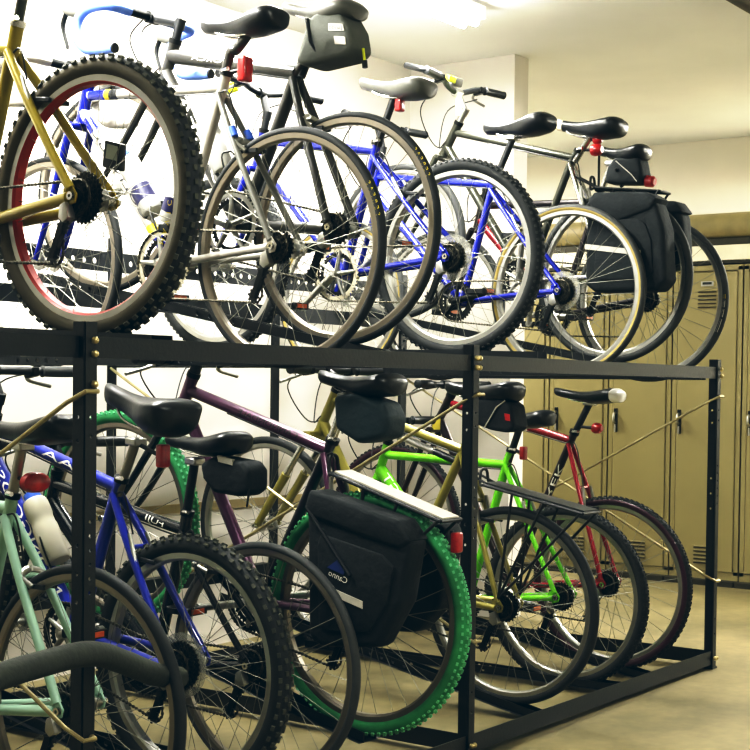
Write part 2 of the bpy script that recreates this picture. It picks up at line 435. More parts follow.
    for sx, e in ends:
        pm = MB(); ln = .085; x0 = .094
        pm.tube([(sx*.09, e.y, e.z), (sx*(x0+ln), e.y, e.z)], .007, STEELD, 8)
        for dy in (-1, 1): pm.prism([(e.y+dy*.038-.006,e.z-.012),(e.y+dy*.038+.006,e.z-.012),(e.y+dy*.038+.006,e.z+.012),(e.y+dy*.038-.006,e.z+.012)], sx*x0, sx*(x0+ln), BLACK, .003, 1)
        for xx in (x0, x0+ln-.008): pm.box((sx*(xx+.004), e.y, e.z), (.008, .08, .016), BLACK)
        po = pm.build('pedal', ck)
        if g.get('pedal_refl', True):
            for dy in (-1, 1): MB().box((sx*(x0+ln/2), e.y+dy*.0455, e.z), (.05, .004, .014), ORANGE).build('pedal_reflector', ck)
    # derailleur, chain
    dm = MB(); hx = -.066
    dm.prism([(.012,R-.012),(.03,R-.02),(.034,R-.05),(.018,R-.062),(-.002,R-.05)], hx-.016, hx+.008, g.get('derm', ALU), .004, 2)
    j1 = (.028, R-.068); j2 = (.062, R-.135)
    dm.prism([(j1[0]-.010,j1[1]+.008),(j1[0]+.010,j1[1]+.004),(j2[0]+.008,j2[1]-.006),(j2[0]-.008,j2[1]-.008)], hx-.012, hx-.010, STEELD, 0)
    dm.prism([(j1[0]-.010,j1[1]+.008),(j1[0]+.010,j1[1]+.004),(j2[0]+.008,j2[1]-.006),(j2[0]-.008,j2[1]-.008)], hx+.002, hx+.004, STEELD, 0)
    for j in (j1, j2): toothed(dm, j, .018, hx-.004, .004, BLACK, .004)
    dm.build('rear_derailleur', root)
    cx = -.047; pts = []
    rc = .04
    def arc(c, r, a0, a1, n): return [(cx-.004, c[0]+r*cos(radians(a0+(a1-a0)*i/n)), c[1]+r*sin(radians(a0+(a1-a0)*i/n))) for i in range(n+1)]
    pts += arc(bl, ring, 95, -85, 14)
    pts += [(cx-.006, j2[0]+.0, j2[1]-.018), (cx-.008, j2[0]-.018, j2[1])]
    pts += [(cx-.008, j1[0]+.018, j1[1])]
    pts += arc((0,R), rc, 260, 80, 10)
    pts.append(pts[0])
    seg = []; 
    for a, b in zip(pts[:-1], pts[1:]):
        a = Vector(a); b = Vector(b); n = max(1, int((b-a).length/.0063))
        seg += [a.lerp(b, i/n) for i in range(n)]
    seg.append(Vector(pts[-1]))
    MB().tube(seg, [.0046 if i % 2 else .0024 for i in range(len(seg))], CHAINM, 6).build('chain', root, smooth=False)
    # seatpost & saddle
    sr = Vector(g['sr']); sm = MB(); pm_ = g.get('post', BLACK)
    if g.get('aero'):
        sm.tube(curve([P(stt-(sc-bb).normalized()*.05), P(stt+Vector((-.012,.05))), P(lerp(stt,sr,.6)+Vector((-.0,.0)) if False else Vector(lerp(stt,sr,.6))+Vector((.012,.0))), P(sr)], 5), [.0145]*16, pm_, 12)
    else: sm.tube([P(stt-(sc-bb).normalized()*.05), P(sr)], .0135, pm_, 12)
    sm.prism([(sr.x-.022,sr.y+R-.012),(sr.x+.022,sr.y+R-.008),(sr.x+.02,sr.y+R+.012),(sr.x-.02,sr.y+R+.010)], -.024, .024, g.get('clampm', ALU), .004, 1)
    post = sm.build('seatpost', root)
    cl = MB(); d0 = (stt-bb).normalized(); cl.tube([P(stt-d0*.012), P(stt+d0*.004)], .0205, g.get('collar', STEELD), 14)
    cl.tube([P(stt,-.02), P(Vector(stt)+Vector((-.03,.0)),-.03)], [.005,.006], CHROME, 8); cl.build('seat_collar', root)
    sd = saddle(root, (g['nose'][0], g['nose'][1]+R), (g['tail'][0], g['tail'][1]+R), g.get('sw', .07), max(.034, g.get('sth', .035)*1.45), g.get('sadm', LEATHER), patch=g.get('patch'), tipm=g.get('tipm'), nosem=g.get('nosem'))
    # headset, stem, bar
    bar = Vector(g['bar']); st = MB(); pm2 = g.get('stemm', BLACK)
    sp = ht-ax*.006; top = sp-ax*max(.03, (sp-bar).length*.45)
    st.tube([P(ht+ax*.0), P(ht-ax*.016)], .021, g.get('headm', STEELD), 14)
    st.tube([P(ht), P(top)], g.get('rstem', .0145), pm2, 12); st.tube([P(top+ax*.02), P(top-ax*.012)], .0175, pm2, 12); st.tube([P(top), P(bar)], g.get('rstem', .0145), pm2, 12)
    st.tube([P(bar,-.022), P(bar,.022)], .019, pm2, 12); st.build('stem', root)
    hm = MB(); kind = g['bart']; bm_ = g.get('barm', BLACK); bw = g.get('bw', .29)
    if kind == 'flat':
        rise = g.get('rise', 0.)
        pts = [P(bar+Vector((-.045, rise)), -bw), P(bar+Vector((-.02, rise)), -bw*.5), P(bar+Vector((0, rise*.4)), -bw*.22), P(bar), P(bar+Vector((0, rise*.4)), bw*.22), P(bar+Vector((-.02, rise)), bw*.5), P(bar+Vector((-.045, rise)), bw)]
        pts = curve(pts, 4); hm.tube(pts, .0125, bm_, 12); hb_ = hm.build('handlebar', root)
        for sx in (-1, 1):
            e = P(bar+Vector((-.045, rise)), sx*bw); d = (P(bar+Vector((-.02, rise)), sx*bw*.5)-e).normalized()
            gm = MB(); gm.lathe(e-d*.004, e+d*.125, [(0,.012),(.02,.0175),(.1,.016),(.5,.017),(.9,.016),(.97,.0185),(1,.014)], g.get('gripm', BLACK), 14); gm.build('grip', hb_)
            lm = MB(); l0 = e+d*.15; lm.prism([(l0.y-.015,l0.z-.014),(l0.y+.03,l0.z-.022),(l0.y+.03,l0.z-.004),(l0.y-.012,l0.z+.015)], l0.x-.014, l0.x+.014, STEELD, .004, 1)
            lm.tube(curve([l0+Vector((0,.03,-.012)), l0+Vector((sx*.03,.055,-.028)), l0+Vector((sx*.11,.05,-.045))], 4), .006, g.get('leverm', ALU), 8); lm.build('brake_lever', hb_)
            if g.get('barends'):
                be = MB(); be.tube(curve([e+d*.008, e+Vector((sx*.004,.03,.008)), e+Vector((-sx*.015,.11,.035))], 5), .0125, BLACK, 12); be.build('bar_end', hb_)
    else:
        hbo = None; hm.tube([P(bar,-.13), P(bar,.13)], .0135, STEELD, 12); hb_ = hm.build('handlebar', root)
        for sx in (-1, 1):
            dm2 = MB(); w2 = .205
            p = [P(bar, sx*.10), P(bar, sx*.16), P(bar+Vector((.02,0)), sx*(w2-.012)), P(bar+Vector((.075,-.006)), sx*w2), P(bar+Vector((.115,-.035)), sx*w2), P(bar+Vector((.118,-.085)), sx*(w2+.003)), P(bar+Vector((.075,-.128)), sx*(w2+.006)), P(bar+Vector((.01,-.140)), sx*(w2+.008)), P(bar+Vector((-.05,-.142)), sx*(w2+.008))]
            c = curve(p, 6); dm2.tube(c, .0155, g['tape'], 12); do = dm2.build('bar_tape', hb_)
            pl = MB(); pl.tube([c[-1]+(c[-1]-c[-2]).normalized()*.001, c[-1]+(c[-1]-c[-2]).normalized()*.008], .0155, BLACK, 12); pl.build('bar_plug', hb_)
            h0 = P(bar+Vector((.10,-.015)), sx*w2); ho = MB()
            ho.lathe(h0, h0+Vector((0,.075,.022)), [(0,.013),(.2,.018),(.7,.017),(1,.012)], g.get('hoodm', SADGREY), 12); ho.build('brake_hood', hb_)
            lv = MB(); lv.tube(curve([h0+Vector((0,.068,.010)), h0+Vector((0,.083,-.03)), h0+Vector((0,.060,-.10))], 5), [.008]*6+[.006]*5, STEELD, 8); lv.build('brake_lever', hb_)
    # brakes
    if g.get('brake', 'v') == 'v':
        for sx in (-1, 1):
            bm3 = MB(); q0 = lerp((0,0), jn, .52*R/.335); q0 = Vector(q0)
            dirn = (jn).normalized(); q0 = dirn*(R-.055); q1 = dirn*(R+.055)
            bm3.tube([P(q0, sx*.045), P(Vector(q1)+Vector((-.02,0)), sx*.032)], [.008,.006], g.get('brm', ALU), 8)
            bm3.prism([(q0.x-.05,q0.y+R+.014),(q0.x+.0,q0.y+R+.02),(q0.x+.0,q0.y+R+.032),(q0.x-.05,q0.y+R+.026)], sx*.028-.005, sx*.028+.005, BLACK, .002, 1)
            bm3.build('brake_arm', root)
    else:
        dirn = jn.normalized(); q = dirn*(R+.022); bm3 = MB()
        bm3.tube(curve([P(q,-.004), P(Vector(q)+Vector((-.01,-.012)),-.034), P(dirn*(R-.02)+Vector((-.02,0)),-.026)], 5), [.011]*6+[.007]*5, g.get('brm', ALU), 10)
        bm3.tube(curve([P(q,.004), P(Vector(q)+Vector((-.01,-.012)),.034), P(dirn*(R-.02)+Vector((-.02,0)),.026)], 5), [.011]*6+[.007]*5, g.get('brm', ALU), 10)
        for sx in (-1, 1): bm3.box(P(dirn*(R-.024)+Vector((-.03,.004)), sx*.019), (.008,.045,.011), BLACK)
        bm3.build('brake_caliper', root)
    # cables
    for k, sx in enumerate((-1, 1)):
        a = P(bar+Vector((0,.0)), sx*(.16 if kind == 'flat' else .03)); b = P(lerp(ht, hb, .6), -sx*.03)
        mid = a.lerp(b, .4)+Vector((sx*.02, .10, .035 if k else .0)); mid2 = a.lerp(b, .75)+Vector((0,.07,-.06))
        MB().tube(curve([a, mid, mid2, b], 7), .0026, BLACK, 6).build('brake_cable', root)
    c0 = P(lerp(tt1, tt0, .3), -.012)-Vector((0,0,rt)); c1 = P(lerp(tt1, tt0, .97), -.012)-Vector((0,0,rt)); 
    MB().tube(curve([c0, c0.lerp(c1,.5), c1, P(Vector(jn)*.93+Vector((-.02,.03)), -.01), P(jn.normalized()*(R+.05)+Vector((-.01,0)), -.012)], 5), .0024, BLACK, 6).build('brake_cable', root)
    for t in g.get('text', []): lettering(t[0], (t[1][0],t[1][1]+R), (t[2][0],t[2][1]+R), t[3], t[4], t[5], frame, wrap=True)
    for rf in g.get('lights', []):
        (u, v), kind2 = rf[:2]; lm = MB(); s = rf[2] if len(rf) > 2 else 1.
        if kind2 == 'tall': lm.prism([(u-.018*s,v+R-.036*s),(u+.014*s,v+R-.036*s),(u+.014*s,v+R+.036*s),(u-.018*s,v+R+.036*s)], -.02*s, .02*s, RED, .009*s, 3)
        elif kind2 == 'oval': lm.lathe((0,u-.018,v+R),(0,u+.018,v+R),[(0,.012),(.1,.036*s),(.25,.043*s),(.7,.045*s),(1,.03*s)], RED, 24); lm.v = [(x, y, v+R+(z-v-R)*.6) for x, y, z in lm.v]
        else: lm.lathe((0,u-.022*s,v+R),(0,u+.016*s,v+R),[(0,.012*s),(.25,.02*s),(.7,.022*s),(1,.018*s)], RED, 16)
        lo = lm.build('tail_light', root)
        if kind2 == 'oval': lo.scale = (1, 1, 1)
        mm = MB(); tx = Vector(rf[3]) if len(rf) > 3 else Vector((u+.04, v)); mm.tube([P((u+.01,v)), P(tx)], .006, BLACK, 8); mm.build('light_bracket', root)
    for rk in g.get('racks', []):
        (u0,v0),(u1,v1),hw = rk[:3]; rm2 = MB()
        for xx in (-hw, -hw*.35, hw*.35, hw): rm2.tube([P((u0,v0),xx), P((u1,v1),xx)], .0052, rk[3], 8)
        for t in (0,.33,.66,1): rm2.tube([P(lerp((u0,v0),(u1,v1),t),-hw), P(lerp((u0,v0),(u1,v1),t),hw)], .0052, rk[3], 8)
        if rk[4]: rm2.prism([(u0,v0+R+.004),(u1,v1+R+.004),(u1,v1+R+.009),(u0,v0+R+.009)], -hw*.8, hw*.8, rk[4], 0)
        rm2.tube(curve([P((u0,v0),-hw), P((u0+.03,v0+.0),-hw*.5), P((u0+.035,v0+.045),-hw*.3), P((u0+.035,v0+.045),hw*.3), P((u0+.03,v0),hw*.5), P((u0,v0),hw)], 4), .0052, rk[3], 8)
        for sx in (-1, 1):
            for t in (.3,.62,.98): rm2.tube([P(lerp((u0,v0),(u1,v1),t), sx*hw), P((.004,.03), sx*.070)], .0048, rk[3], 8)
            rm2.tube([P((u0,v0), sx*hw*.5), P(jn.lerp(Vector((0,0)),.12), sx*.022)], .0045, rk[3], 8)
        rm2.build('rear_rack', root)
    for cg in g.get('cages', []):
        a, b, side = cg; a = Vector(a); b = Vector(b); d = (b-a).normalized(); nn = Vector((-d.y, d.x))*side; cgm = MB()
        for sx in (-1, 1):
            cgm.tube(curve([P(a+nn*.004, sx*.012), P(a+nn*.03-d*.0, sx*.040), P(a+d*.13+nn*.045, sx*.036), P(a+d*.15+nn*.06, 0)], 5), .0028, STEELD, 6)
            cgm.tube(curve([P(a+nn*.004, sx*.012), P(a-d*.0+nn*.05, sx*.03), P(a+nn*.072, 0)], 5), .0028, STEELD, 6)
        cgm.build('bottle_cage', root)
    return root

K = dict
def U(**k): return k
ALL = []
ALL.append(U(id='U1', kst=1.45, X=2.381, Y=2.548, z=1.535, R=.335, w=.056, knob=True, tyre=RUBBER, knobm=DUSTY, wall=BROWNW, rim=ALU, rimin=REDRIM, paint=YELLOWF,
  bb=(.425,-.045), sc=(.288,.398), stt=(.272,.452), tt0=(.292,.385), ht=(.84,.47), hb=(.875,.36), fh=(1.045,.05), sr=(.222,.63), nose=(.335,.70), tail=(.06,.69), bar=(.83,.60), bart='flat', post=GREYF,
  label='mustard yellow mountain bike with thick knobby tyre at the left end of the upper tier', crank=195, armm=STEELD, collar=CHROME, ncog=9, bigcog=.06, pie=False, rt=.0185, text=[]))
ALL.append(U(id='U2', X=3.119, Y=2.565, z=1.485, R=.337, w=.027, tyre=RUBBER, wall=RUBBER, rim=RIMC, paint=SILVERF, paint_head=BLUEF, paint_stays=SILVERF, paint_ss=mat('stay_grey','#6a6a64',.35,.2), paint_fork=BLUEF, brake='c',
  bb=(.43,-.03), sc=(.246,.47), stt=(.231,.513), tt0=(.25,.468), tt1=(.795,.505), ht=(.80,.545), hb=(.83,.43), fh=(.985,.0), sr=(.150,.612), aero=True, nose=(.326,.668), tail=(.03,.655), bar=(.87,.60), bart='drop', tape=WHITETAPE,
  post=CARBON, label='silver racing bike with blue head tube, on the upper tier beside the yellow mountain bike', crank=150, ring=.1, ringm=CREAMR, sw=.060, sth=.034, collar=BLACK,
  ring_text=[('SERFAS', .3245, .020, -.0125, 167, 151, LETY)], ncog=9, bigcog=.045,
  text=[('COLNAGO', (.535,.101), (.775,.40), .036, -.0205, LETD), ('dream', (.36,.484), (.50,.491), .018, -.0172, LETD)], lights=[((.165,.512),'tall',1.,(.225,.51))], cages=[((.455,.0),(.60,.19),1),((.415,.06),(.33,.25),1)]))
ALL.append(U(id='U3', X=3.302, Y=2.511, z=1.551, R=.335, w=.025, tyre=RUBBER, rim=RIMC, paint=CARBON, paint_stays=CARBON, brake='c',
  bb=(.385,.03), sc=(.173,.466), stt=(.14,.495), tt0=(.175,.465), tt1=(.68,.575), ht=(.668,.612), hb=(.715,.49), fh=(.955,.18), sr=(.085,.605), nose=(.225,.672), tail=(-.05,.62), bar=(.765,.705), bart='drop', tape=BLUETAPE,
  label='dark carbon road bike with light blue bar tape and a wedge bag under its saddle', crank=20, ring=.1, ringm=ALU, sw=.07, sth=.024, sadm=SADGREY, post=BLACK, rt=.020, kst=1.5, ktt=1.15, kdt=1.4, ncog=10, bigcog=.045,
  ring_text=[('SERFAS', .3235, .020, -.0115, 156, 141, LETY)], text=[('ORBEA', (.455,.13), (.63,.435), .046, -.0285, LETW), ('ORCA', (.45,.524), (.575,.551), .022, -.0236, LETW)], cages=[((.41,.10),(.50,.26),1)]))
ALL.append(U(id='U4', kn=90, kh=.35, X=4.128, Y=2.657, z=1.542, R=.335, w=.05, knob=True, tyre=RUBBER, knobm=GREYT, rim=ALU, paint=BLUEF,
  bb=(.475,-.04), sc=(.345,.39), stt=(.338,.42), ht=(.86,.50), hb=(.89,.385), fh=(1.07,.02), sr=(.265,.575), nose=(.412,.648), tail=(.115,.597), bar=(.865,.645), bart='flat', rise=.02, label='blue bike with chunky black tyre and grey saddle, middle of the upper tier',
  crank=318, ring=.095, ringm=CREAMR, sw=.075, sth=.035, sadm=SADGREY, pie=.078, rt=.017, lights=[((.245,.545),'tall',.8,(.28,.545))], ncog=7))
ALL.append(U(id='U5', X=4.947, Y=2.683, z=1.482, R=.336, w=.033, tyre=GREYT, wall=TANW, rim=ALU, paint=BLUEF, paint_top=BLUEF, 
  bb=(.472,-.03), sc=(.336,.431), stt=(.319,.481), ht=(.90,.535), hb=(.93,.42), fh=(1.09,.0), sr=(.247,.609), nose=(.382,.672), tail=(.075,.675), bar=(.905,.72), bart='flat', label='blue bike with tan-walled tyres and a tall black seatpost right of the middle post',
  crank=170, ring=.08, armm=STEELD, sw=.078, sth=.04, pie=.075, rt=.0155, ncog=7, nspk=36))
ALL.append(U(id='U6', nosem=mat('tan_patch', '#b9b09a', .6), X=5.15, Y=2.59, z=1.545, R=.338, w=.035, tyre=GREYT, rim=ALU, paint=GREYF, paint_stays=CHROME,
  bb=(.39,.0), sc=(.183,.482), stt=(.156,.511), ht=(.729,.665), hb=(.80,.547), fh=(1.02,.19), sr=(.105,.565), nose=(.266,.640), tail=(-.038,.60), bar=(.735,.80), bart='flat', rise=.035, bw=.30, barends=True, stemm=ALU, label='grey bike with raised handlebars, chrome seat stays and two black panniers',
  post=CHROME, crank=100, sw=.078, sth=.04, patch=None, lights=[((.075,.545),'round',.9,(.10,.545)),((.08,.505),'round',1.15,(.14,.51))], rt=.016, racks=[((.06,.350),(-.215,.318),.045,STEELD,None)]))
ALL.append(U(id='U7', X=5.43, Y=2.56, z=1.475, R=.337, w=.03, tyre=GREYT, rim=ALU, paint=mat('charcoal_paint','#1f181a',.35,.2), paint_down=REDF,
  bb=(.42,-.06), sc=(.245,.41), stt=(.232,.44), ht=(.80,.46), hb=(.83,.34), fh=(1.02,.0), sr=(.185,.565), nose=(.247,.640), tail=(.02,.61), bar=(.84,.56), bart='flat', bw=.27, label='dark bike with a black saddle bag at the right end of the upper tier', post=CHROME, crank=185,
  sw=.068, sth=.035))
ALL.append(U(id='L1', kst=1.35, X=2.35, Y=2.547, z=.342, R=.337, w=.03, tyre=RUBBER, wall=RUBBER, rim=RIMC, paint=MINTF, brake='c',
  bb=(.41,-.06), sc=(.256,.452), stt=(.246,.49), ht=(.80,.50), hb=(.83,.39), fh=(1.0,.0), sr=(.213,.606), nose=(.371,.668), tail=(.027,.668), bar=(.86,.60), bart='flat', label='pale mint green bike at the left end of the lower tier',
  post=ALU, crank=200, sw=.075, sth=.032, clampm=ALU, lights=[((.165,.52),'oval',.95,(.235,.53))], ncog=7, rt=.0165))
ALL.append(U(id='L2', kst=1.3, X=2.782, Y=2.604, z=.373, R=.338, w=.056, knob=True, tyre=RUBBER, knobm=DUSTY, rim=ALU, paint=BLUEL,
  bb=(.42,.04), sc=(.271,.449), stt=(.256,.475), ht=(.785,.625), hb=(.825,.515), fh=(1.02,.185), sr=(.204,.575), nose=(.313,.730), tail=(.02,.664), bar=(.80,.765), bart='flat', gripm=GREYT, label='royal blue mountain bike with big padded black saddle on the lower tier',
  post=RIMC, crank=170, sw=.090, sth=.056, rt=.0185, kdt=1.25, bigcog=.062, pie=.085, text=[('MONGOOSE', (.49,.129), (.78,.498), .036, -.0238, LETW), ('JAA', (.40,.482), (.56,.533), .030, -.0182, LETW)],
  lights=[((.105,.54),'tall',.85,(.20,.57))], cages=[((.495,.165),(.63,.33),1)]))
ALL.append(U(id='L3', X=3.05, Y=2.58, z=.340, R=.335, w=.026, tyre=GREYT, rim=RIMC, paint=BLACKF, brake='c',
  bb=(.41,-.05), sc=(.296,.360), stt=(.288,.40), tt0=(.30,.345), ht=(.84,.48), hb=(.87,.37), fh=(1.03,.0), sr=(.262,.545), nose=(.372,.620), tail=(.081,.617), bar=(.85,.58), bart='flat', bw=.26, label='black bike with thin tyres between the royal blue and purple bikes, lower tier',
  crank=190, sw=.07, sth=.032, rt=.0185, kdt=1.3, text=[('FUJI', (.365,.353), (.44,.372), .026, -.0188, LETW), ('T', (.60,.14), (.655,.193), .05, -.0252, LETW)], racks=[]))
ALL.append(U(id='L4', kh=.5, kn=100, X=3.204, Y=2.342, z=.482, R=.335, w=.046, knob=True, tyre=GREENT, knobm=GREENK, rim=RIMC, paint=PURPLEF, paint_seat=PURPLED, paint_fork=BLACKF,
  bb=(.375,.0), sc=(.135,.452), stt=(.122,.475), tt0=(.14,.445), tt1=(.662,.603), ht=(.655,.645), hb=(.705,.54), fh=(.967,.205), sr=(.074,.592), nose=(.17,.665), tail=(-.101,.638), bar=(.66,.695), bart='flat', bw=.28, label='purple bike with bright green tyres carrying black panniers on the lower tier',
  post=CHROME, crank=350, sw=.07, sth=.03, rt=.0165, ktt=1.05, text=[('CANNONDALE', (.235,.474), (.46,.542), .026, -.0182, LETD)], racks=[((.085,.380),(-.272,.272),.050,BLACK,REFL)], lights=[((-.29,.215),'tall',.75,(-.275,.245))]))
ALL.append(U(id='L5', X=4.22, Y=2.485, z=.374, R=.336, w=.034, tyre=RUBBER, rim=ALU, paint=OLIVEF, sus=CHROME,
  bb=(.455,.01), sc=(.188,.528), stt=(.172,.556), tt0=(.19,.515), tt1=(.765,.685), ht=(.75,.711), hb=(.826,.562), fh=(1.075,.205), sr=(.125,.672), nose=(.269,.750), tail=(-.027,.735), bar=(.79,.79), bart='flat', bw=.27, label='olive gold bike with an empty black rear rack by the middle post',
  crank=170, sw=.072, sth=.035, sadm=LEATHER, rt=.017, racks=[((.075,.405),(-.30,.330),.060,BLACK,mat('rack_plate','#2c2d2a',.45))]))
ALL.append(U(id='L6', derm=CHROME, kn=90, kh=.35, X=4.753, Y=2.563, z=.341, R=.336, w=.042, knob=True, tyre=RUBBER, rim=ALU, paint=LIMEF, paint_fork=BLACKF,
  bb=(.42,-.05), sc=(.254,.495), stt=(.237,.535), tt0=(.258,.475), tt1=(.815,.492), ht=(.815,.535), hb=(.862,.40), fh=(1.03,.0), sr=(.205,.615), nose=(.345,.675), tail=(.067,.668), bar=(.83,.63), bart='flat', bw=.28, label='bright lime green bike on the lower tier between the olive bike and the red bike',
  crank=180, sw=.07, sth=.03, rt=.0175, kdt=1.5, lights=[((.188,.522),'tall',.7,(.235,.54))], text=[('GT', (.755,.327), (.825,.406), .05, -.0272, LETW)]))
ALL.append(U(id='L7', kn=90, tipm=WHITE, kh=.35, X=5.101, Y=2.552, z=.355, R=.338, w=.040, knob=True, tyre=RUBBER, wall=MAROONF, rim=ALU, paint=REDF, paint_seat=REDD, paint_fork=REDD, paint_head=REDD, paint_down=REDD,
  bb=(.455,-.05), sc=(.18,.555), stt=(.167,.585), tt0=(.184,.55), tt1=(.745,.685), ht=(.755,.715), hb=(.825,.59), fh=(1.03,.17), sr=(.103,.698), nose=(.259,.755), tail=(-.035,.737), bar=(.78,.765), bart='flat', bw=.27, label='dark red bike with white-tipped black saddle at the right end of the lower tier',
  crank=200, sw=.072, sth=.025, rt=.0165, text=[('TREK', (.312,.27), (.225,.455), .036, -.0165, LETW)], lights=[((.07,.60),'round',1.,(.15,.605))]))
for b in ALL: bike(b)

def local(bid): return BIKES[bid].location, next(b for b in ALL if b['id'] == bid)['R']
def offs(poly, R): return [(u, v+R) for u, v in poly]

# ------------------------------------------------------------------ bags, panniers, bottles (things of their own)
def strip(o, pts, x, m, name, th=.012):
    q = MB().prism([(pts[0][0],pts[0][1]),(pts[1][0],pts[1][1]),(pts[1][0],pts[1][1]-th),(pts[0][0],pts[0][1]-th)], x-.0015, x+.0015, m, 0); return q.build(name, o, smooth=False)
loc, R = local('U3')
def ex(o):
    MB().prism(offs([(.02,.575),(-.030,.567),(-.036,.547),(.02,.555)], R), -.0555, -.052, REFL, 0).build('brand_label', o)
    lettering('Jandd', (-.030,.557+R), (.016,.564+R), .016, -.0562, LETD, o)
    MB().prism(offs([(.0,.537),(-.038,.530),(-.042,.508),(-.004,.514)], R), -.0555, -.052, REFL, 0).build('reflector_patch', o)
    MB().tube([(0,-.062,.505+R),(0,-.068,.47+R)], .004, NEON, 8).build('zip_pull', o)
    MB().tube([(0,-.068,.47+R),(0,-.07,.45+R)], .008, BLACK, 8).build('zip_toggle', o)
    for sx in (-1, 1): MB().tube([(sx*.052,.10,.60+R),(sx*.054,.085,.53+R),(sx*.04,.05,.474+R)], .006, BLACK, 6).build('strap', o)
bag('saddle_bag', offs([(.145,.480),(.10,.600),(.06,.620),(-.015,.610),(-.050,.555),(-.062,.495),(-.03,.474),(.10,.465)], R), .105, CLOTHG, loc, 'grey wedge saddle bag with white label under the dark carbon bike\'s saddle', group='bags under saddles', extras=ex)
loc, R = local('U7')
def ex(o):
    MB().tube([(-.05,.14,.565+R),(-.05,.07,.505+R),(-.05,.045,.475+R)], .002, REFL, 6).build('piping', o)
    MB().tube([(0,.14,.585+R),(-.052,.135,.53+R),(0,.135,.466+R)], .008, BLACK, 6).build('strap', o)
    MB().lathe((0,.035,.482+R),(0,-.012,.475+R),[(0,.012),(.2,.024),(.8,.024),(1,.016)], RED, 14).build('tail_light', o)
bag('saddle_bag', offs([(.182,.545),(.15,.582),(.04,.575),(.022,.50),(.03,.465),(.19,.478)], R), .10, CLOTH, loc, 'black saddle bag with round red light, directly above the upper tier\'s black panniers', group='bags under saddles', extras=ex)
loc, R = local('L3')
def ex(o):
    MB().prism(offs([(.135,.568),(.08,.558),(.078,.542),(.13,.550)], R), -.048, -.035, REFL, 0).build('cloth_label', o)
    MB().tube([(-.03,.03,.50+R),(-.04,.025,.46+R),(-.04,.03,.43+R)], .003, BLACK, 6).build('strap_end', o)
bag('saddle_bag', offs([(.205,.54),(.155,.565),(.045,.553),(.022,.53),(.022,.475),(.055,.455),(.155,.462),(.195,.50)], R), .090, CLOTH, loc, 'small black saddle bag with tan label, right of the big padded saddle', group='bags under saddles', extras=ex)
loc, R = local('L4')
bag('saddle_bag', offs([(.088,.595),(.02,.605),(-.075,.580),(-.098,.54),(-.09,.485),(.0,.465),(.08,.505)], R), .10, CLOTHT, loc, 'crumpled dark teal tool bag hanging under the saddle of the purple bike', group='bags under saddles')
loc, R = local('L5')
def ex(o):
    MB().tube([(-.056,.075,.60+R),(-.057,.03,.668+R),(-.05,.0,.69+R)], .0022, REFL, 6).build('piping', o)
    MB().prism(offs([(.0,.648),(-.02,.645),(-.022,.622),(-.004,.625)], R), -.056, -.052, RED, 0).build('red_tab', o)
bag('saddle_bag', offs([(.142,.69),(.02,.70),(-.02,.675),(-.035,.60),(-.01,.582),(.06,.59),(.135,.615)], R), .105, CLOTH, loc, 'black saddle bag with grey piping and red tab, just right of the middle post', group='bags under saddles', extras=ex)

def pannier(bid, poly, x0, x1, label, flap, band, logo=False):
    loc, R = local(bid); o = MB().prism(offs(poly, R), x0, x1, CLOTH, .02, 3).build('pannier', ang=60); o.location = loc
    tag(o, label, 'pannier', 'panniers on rear racks'); xo = x0 if abs(x0) > abs(x1) else x1; s = -1 if xo < 0 else 1
    MB().prism(offs(flap, R), min(x0, x1)-.008, max(x0, x1)+.004, CLOTH, .012, 2).build('top_flap', o, ang=60)
    if band: MB().prism(offs(band, R), xo+s*.004, xo+s*.0085, REFL, 0).build('reflective_band', o, smooth=False)
    cu = [p for p in poly]; cxm = sum(p[0] for p in poly)/len(poly); cym = sum(p[1] for p in poly)/len(poly)
    pk = [(cxm+(p[0]-cxm)*.72, cym-.03+(p[1]-cym)*.62) for p in poly]
    MB().prism(offs(pk, R), xo-s*.004, xo+s*.006, CLOTH, .004, 2).build('front_pocket', o, ang=60)
    MB().tube([(xo+s*.004, lerp(flap[0],flap[1],.5)[0], lerp(flap[0],flap[1],.5)[1]+R-.02), (xo+s*.013, cxm, cym+R)], .006, BLACK, 6).build('strap', o)
    return o, R, xo
o, R, xo = pannier('L4', [(.115,.285),(.10,.335),(-.18,.27),(-.235,.22),(-.205,.06),(-.13,-.065),(.06,-.085),(.105,-.06)], -.126, -.046, 'large black pannier with white lettering on the near side of the purple bike',
  [(.12,.285),(.10,.342),(-.19,.276),(-.235,.225),(-.20,.20),(.09,.265)], [(.03,.085),(-.085,.055),(-.085,.035),(.03,.065)])
lettering('Canno', (-.035,.103+R), (.028,.122+R), .024, -.1345, LETW, o)
MB().prism(offs([(.035,.135),(-.01,.165),(-.03,.135),(-.02,.12)], R), -.1342, -.1325, LETB, 0).build('logo', o)
pannier('L4', [(.10,.275),(.09,.305),(-.20,.25),(-.225,.20),(-.20,.03),(-.12,-.05),(.06,-.06)], .058, .14, 'black pannier on the far side of the green-tyred purple bike', [(.11,.27),(.10,.312),(-.21,.252),(-.23,.205),(-.19,.195),(.09,.25)], None)
pannier('U6', [(.02,.275),(-.015,.306),(-.21,.292),(-.25,.265),(-.285,.165),(-.300,-.03),(-.265,-.069),(-.005,-.068),(.037,-.036),(.034,.195)], -.165, -.055, 'black pannier with pale reflective stripe on the near side of the grey upper bike', [(.035,.265),(.0,.314),(-.215,.302),(-.262,.275),(-.235,.235),(-.10,.195),(.03,.215)], [(.033,.118),(-.20,.084),(-.20,.064),(.033,.098)])
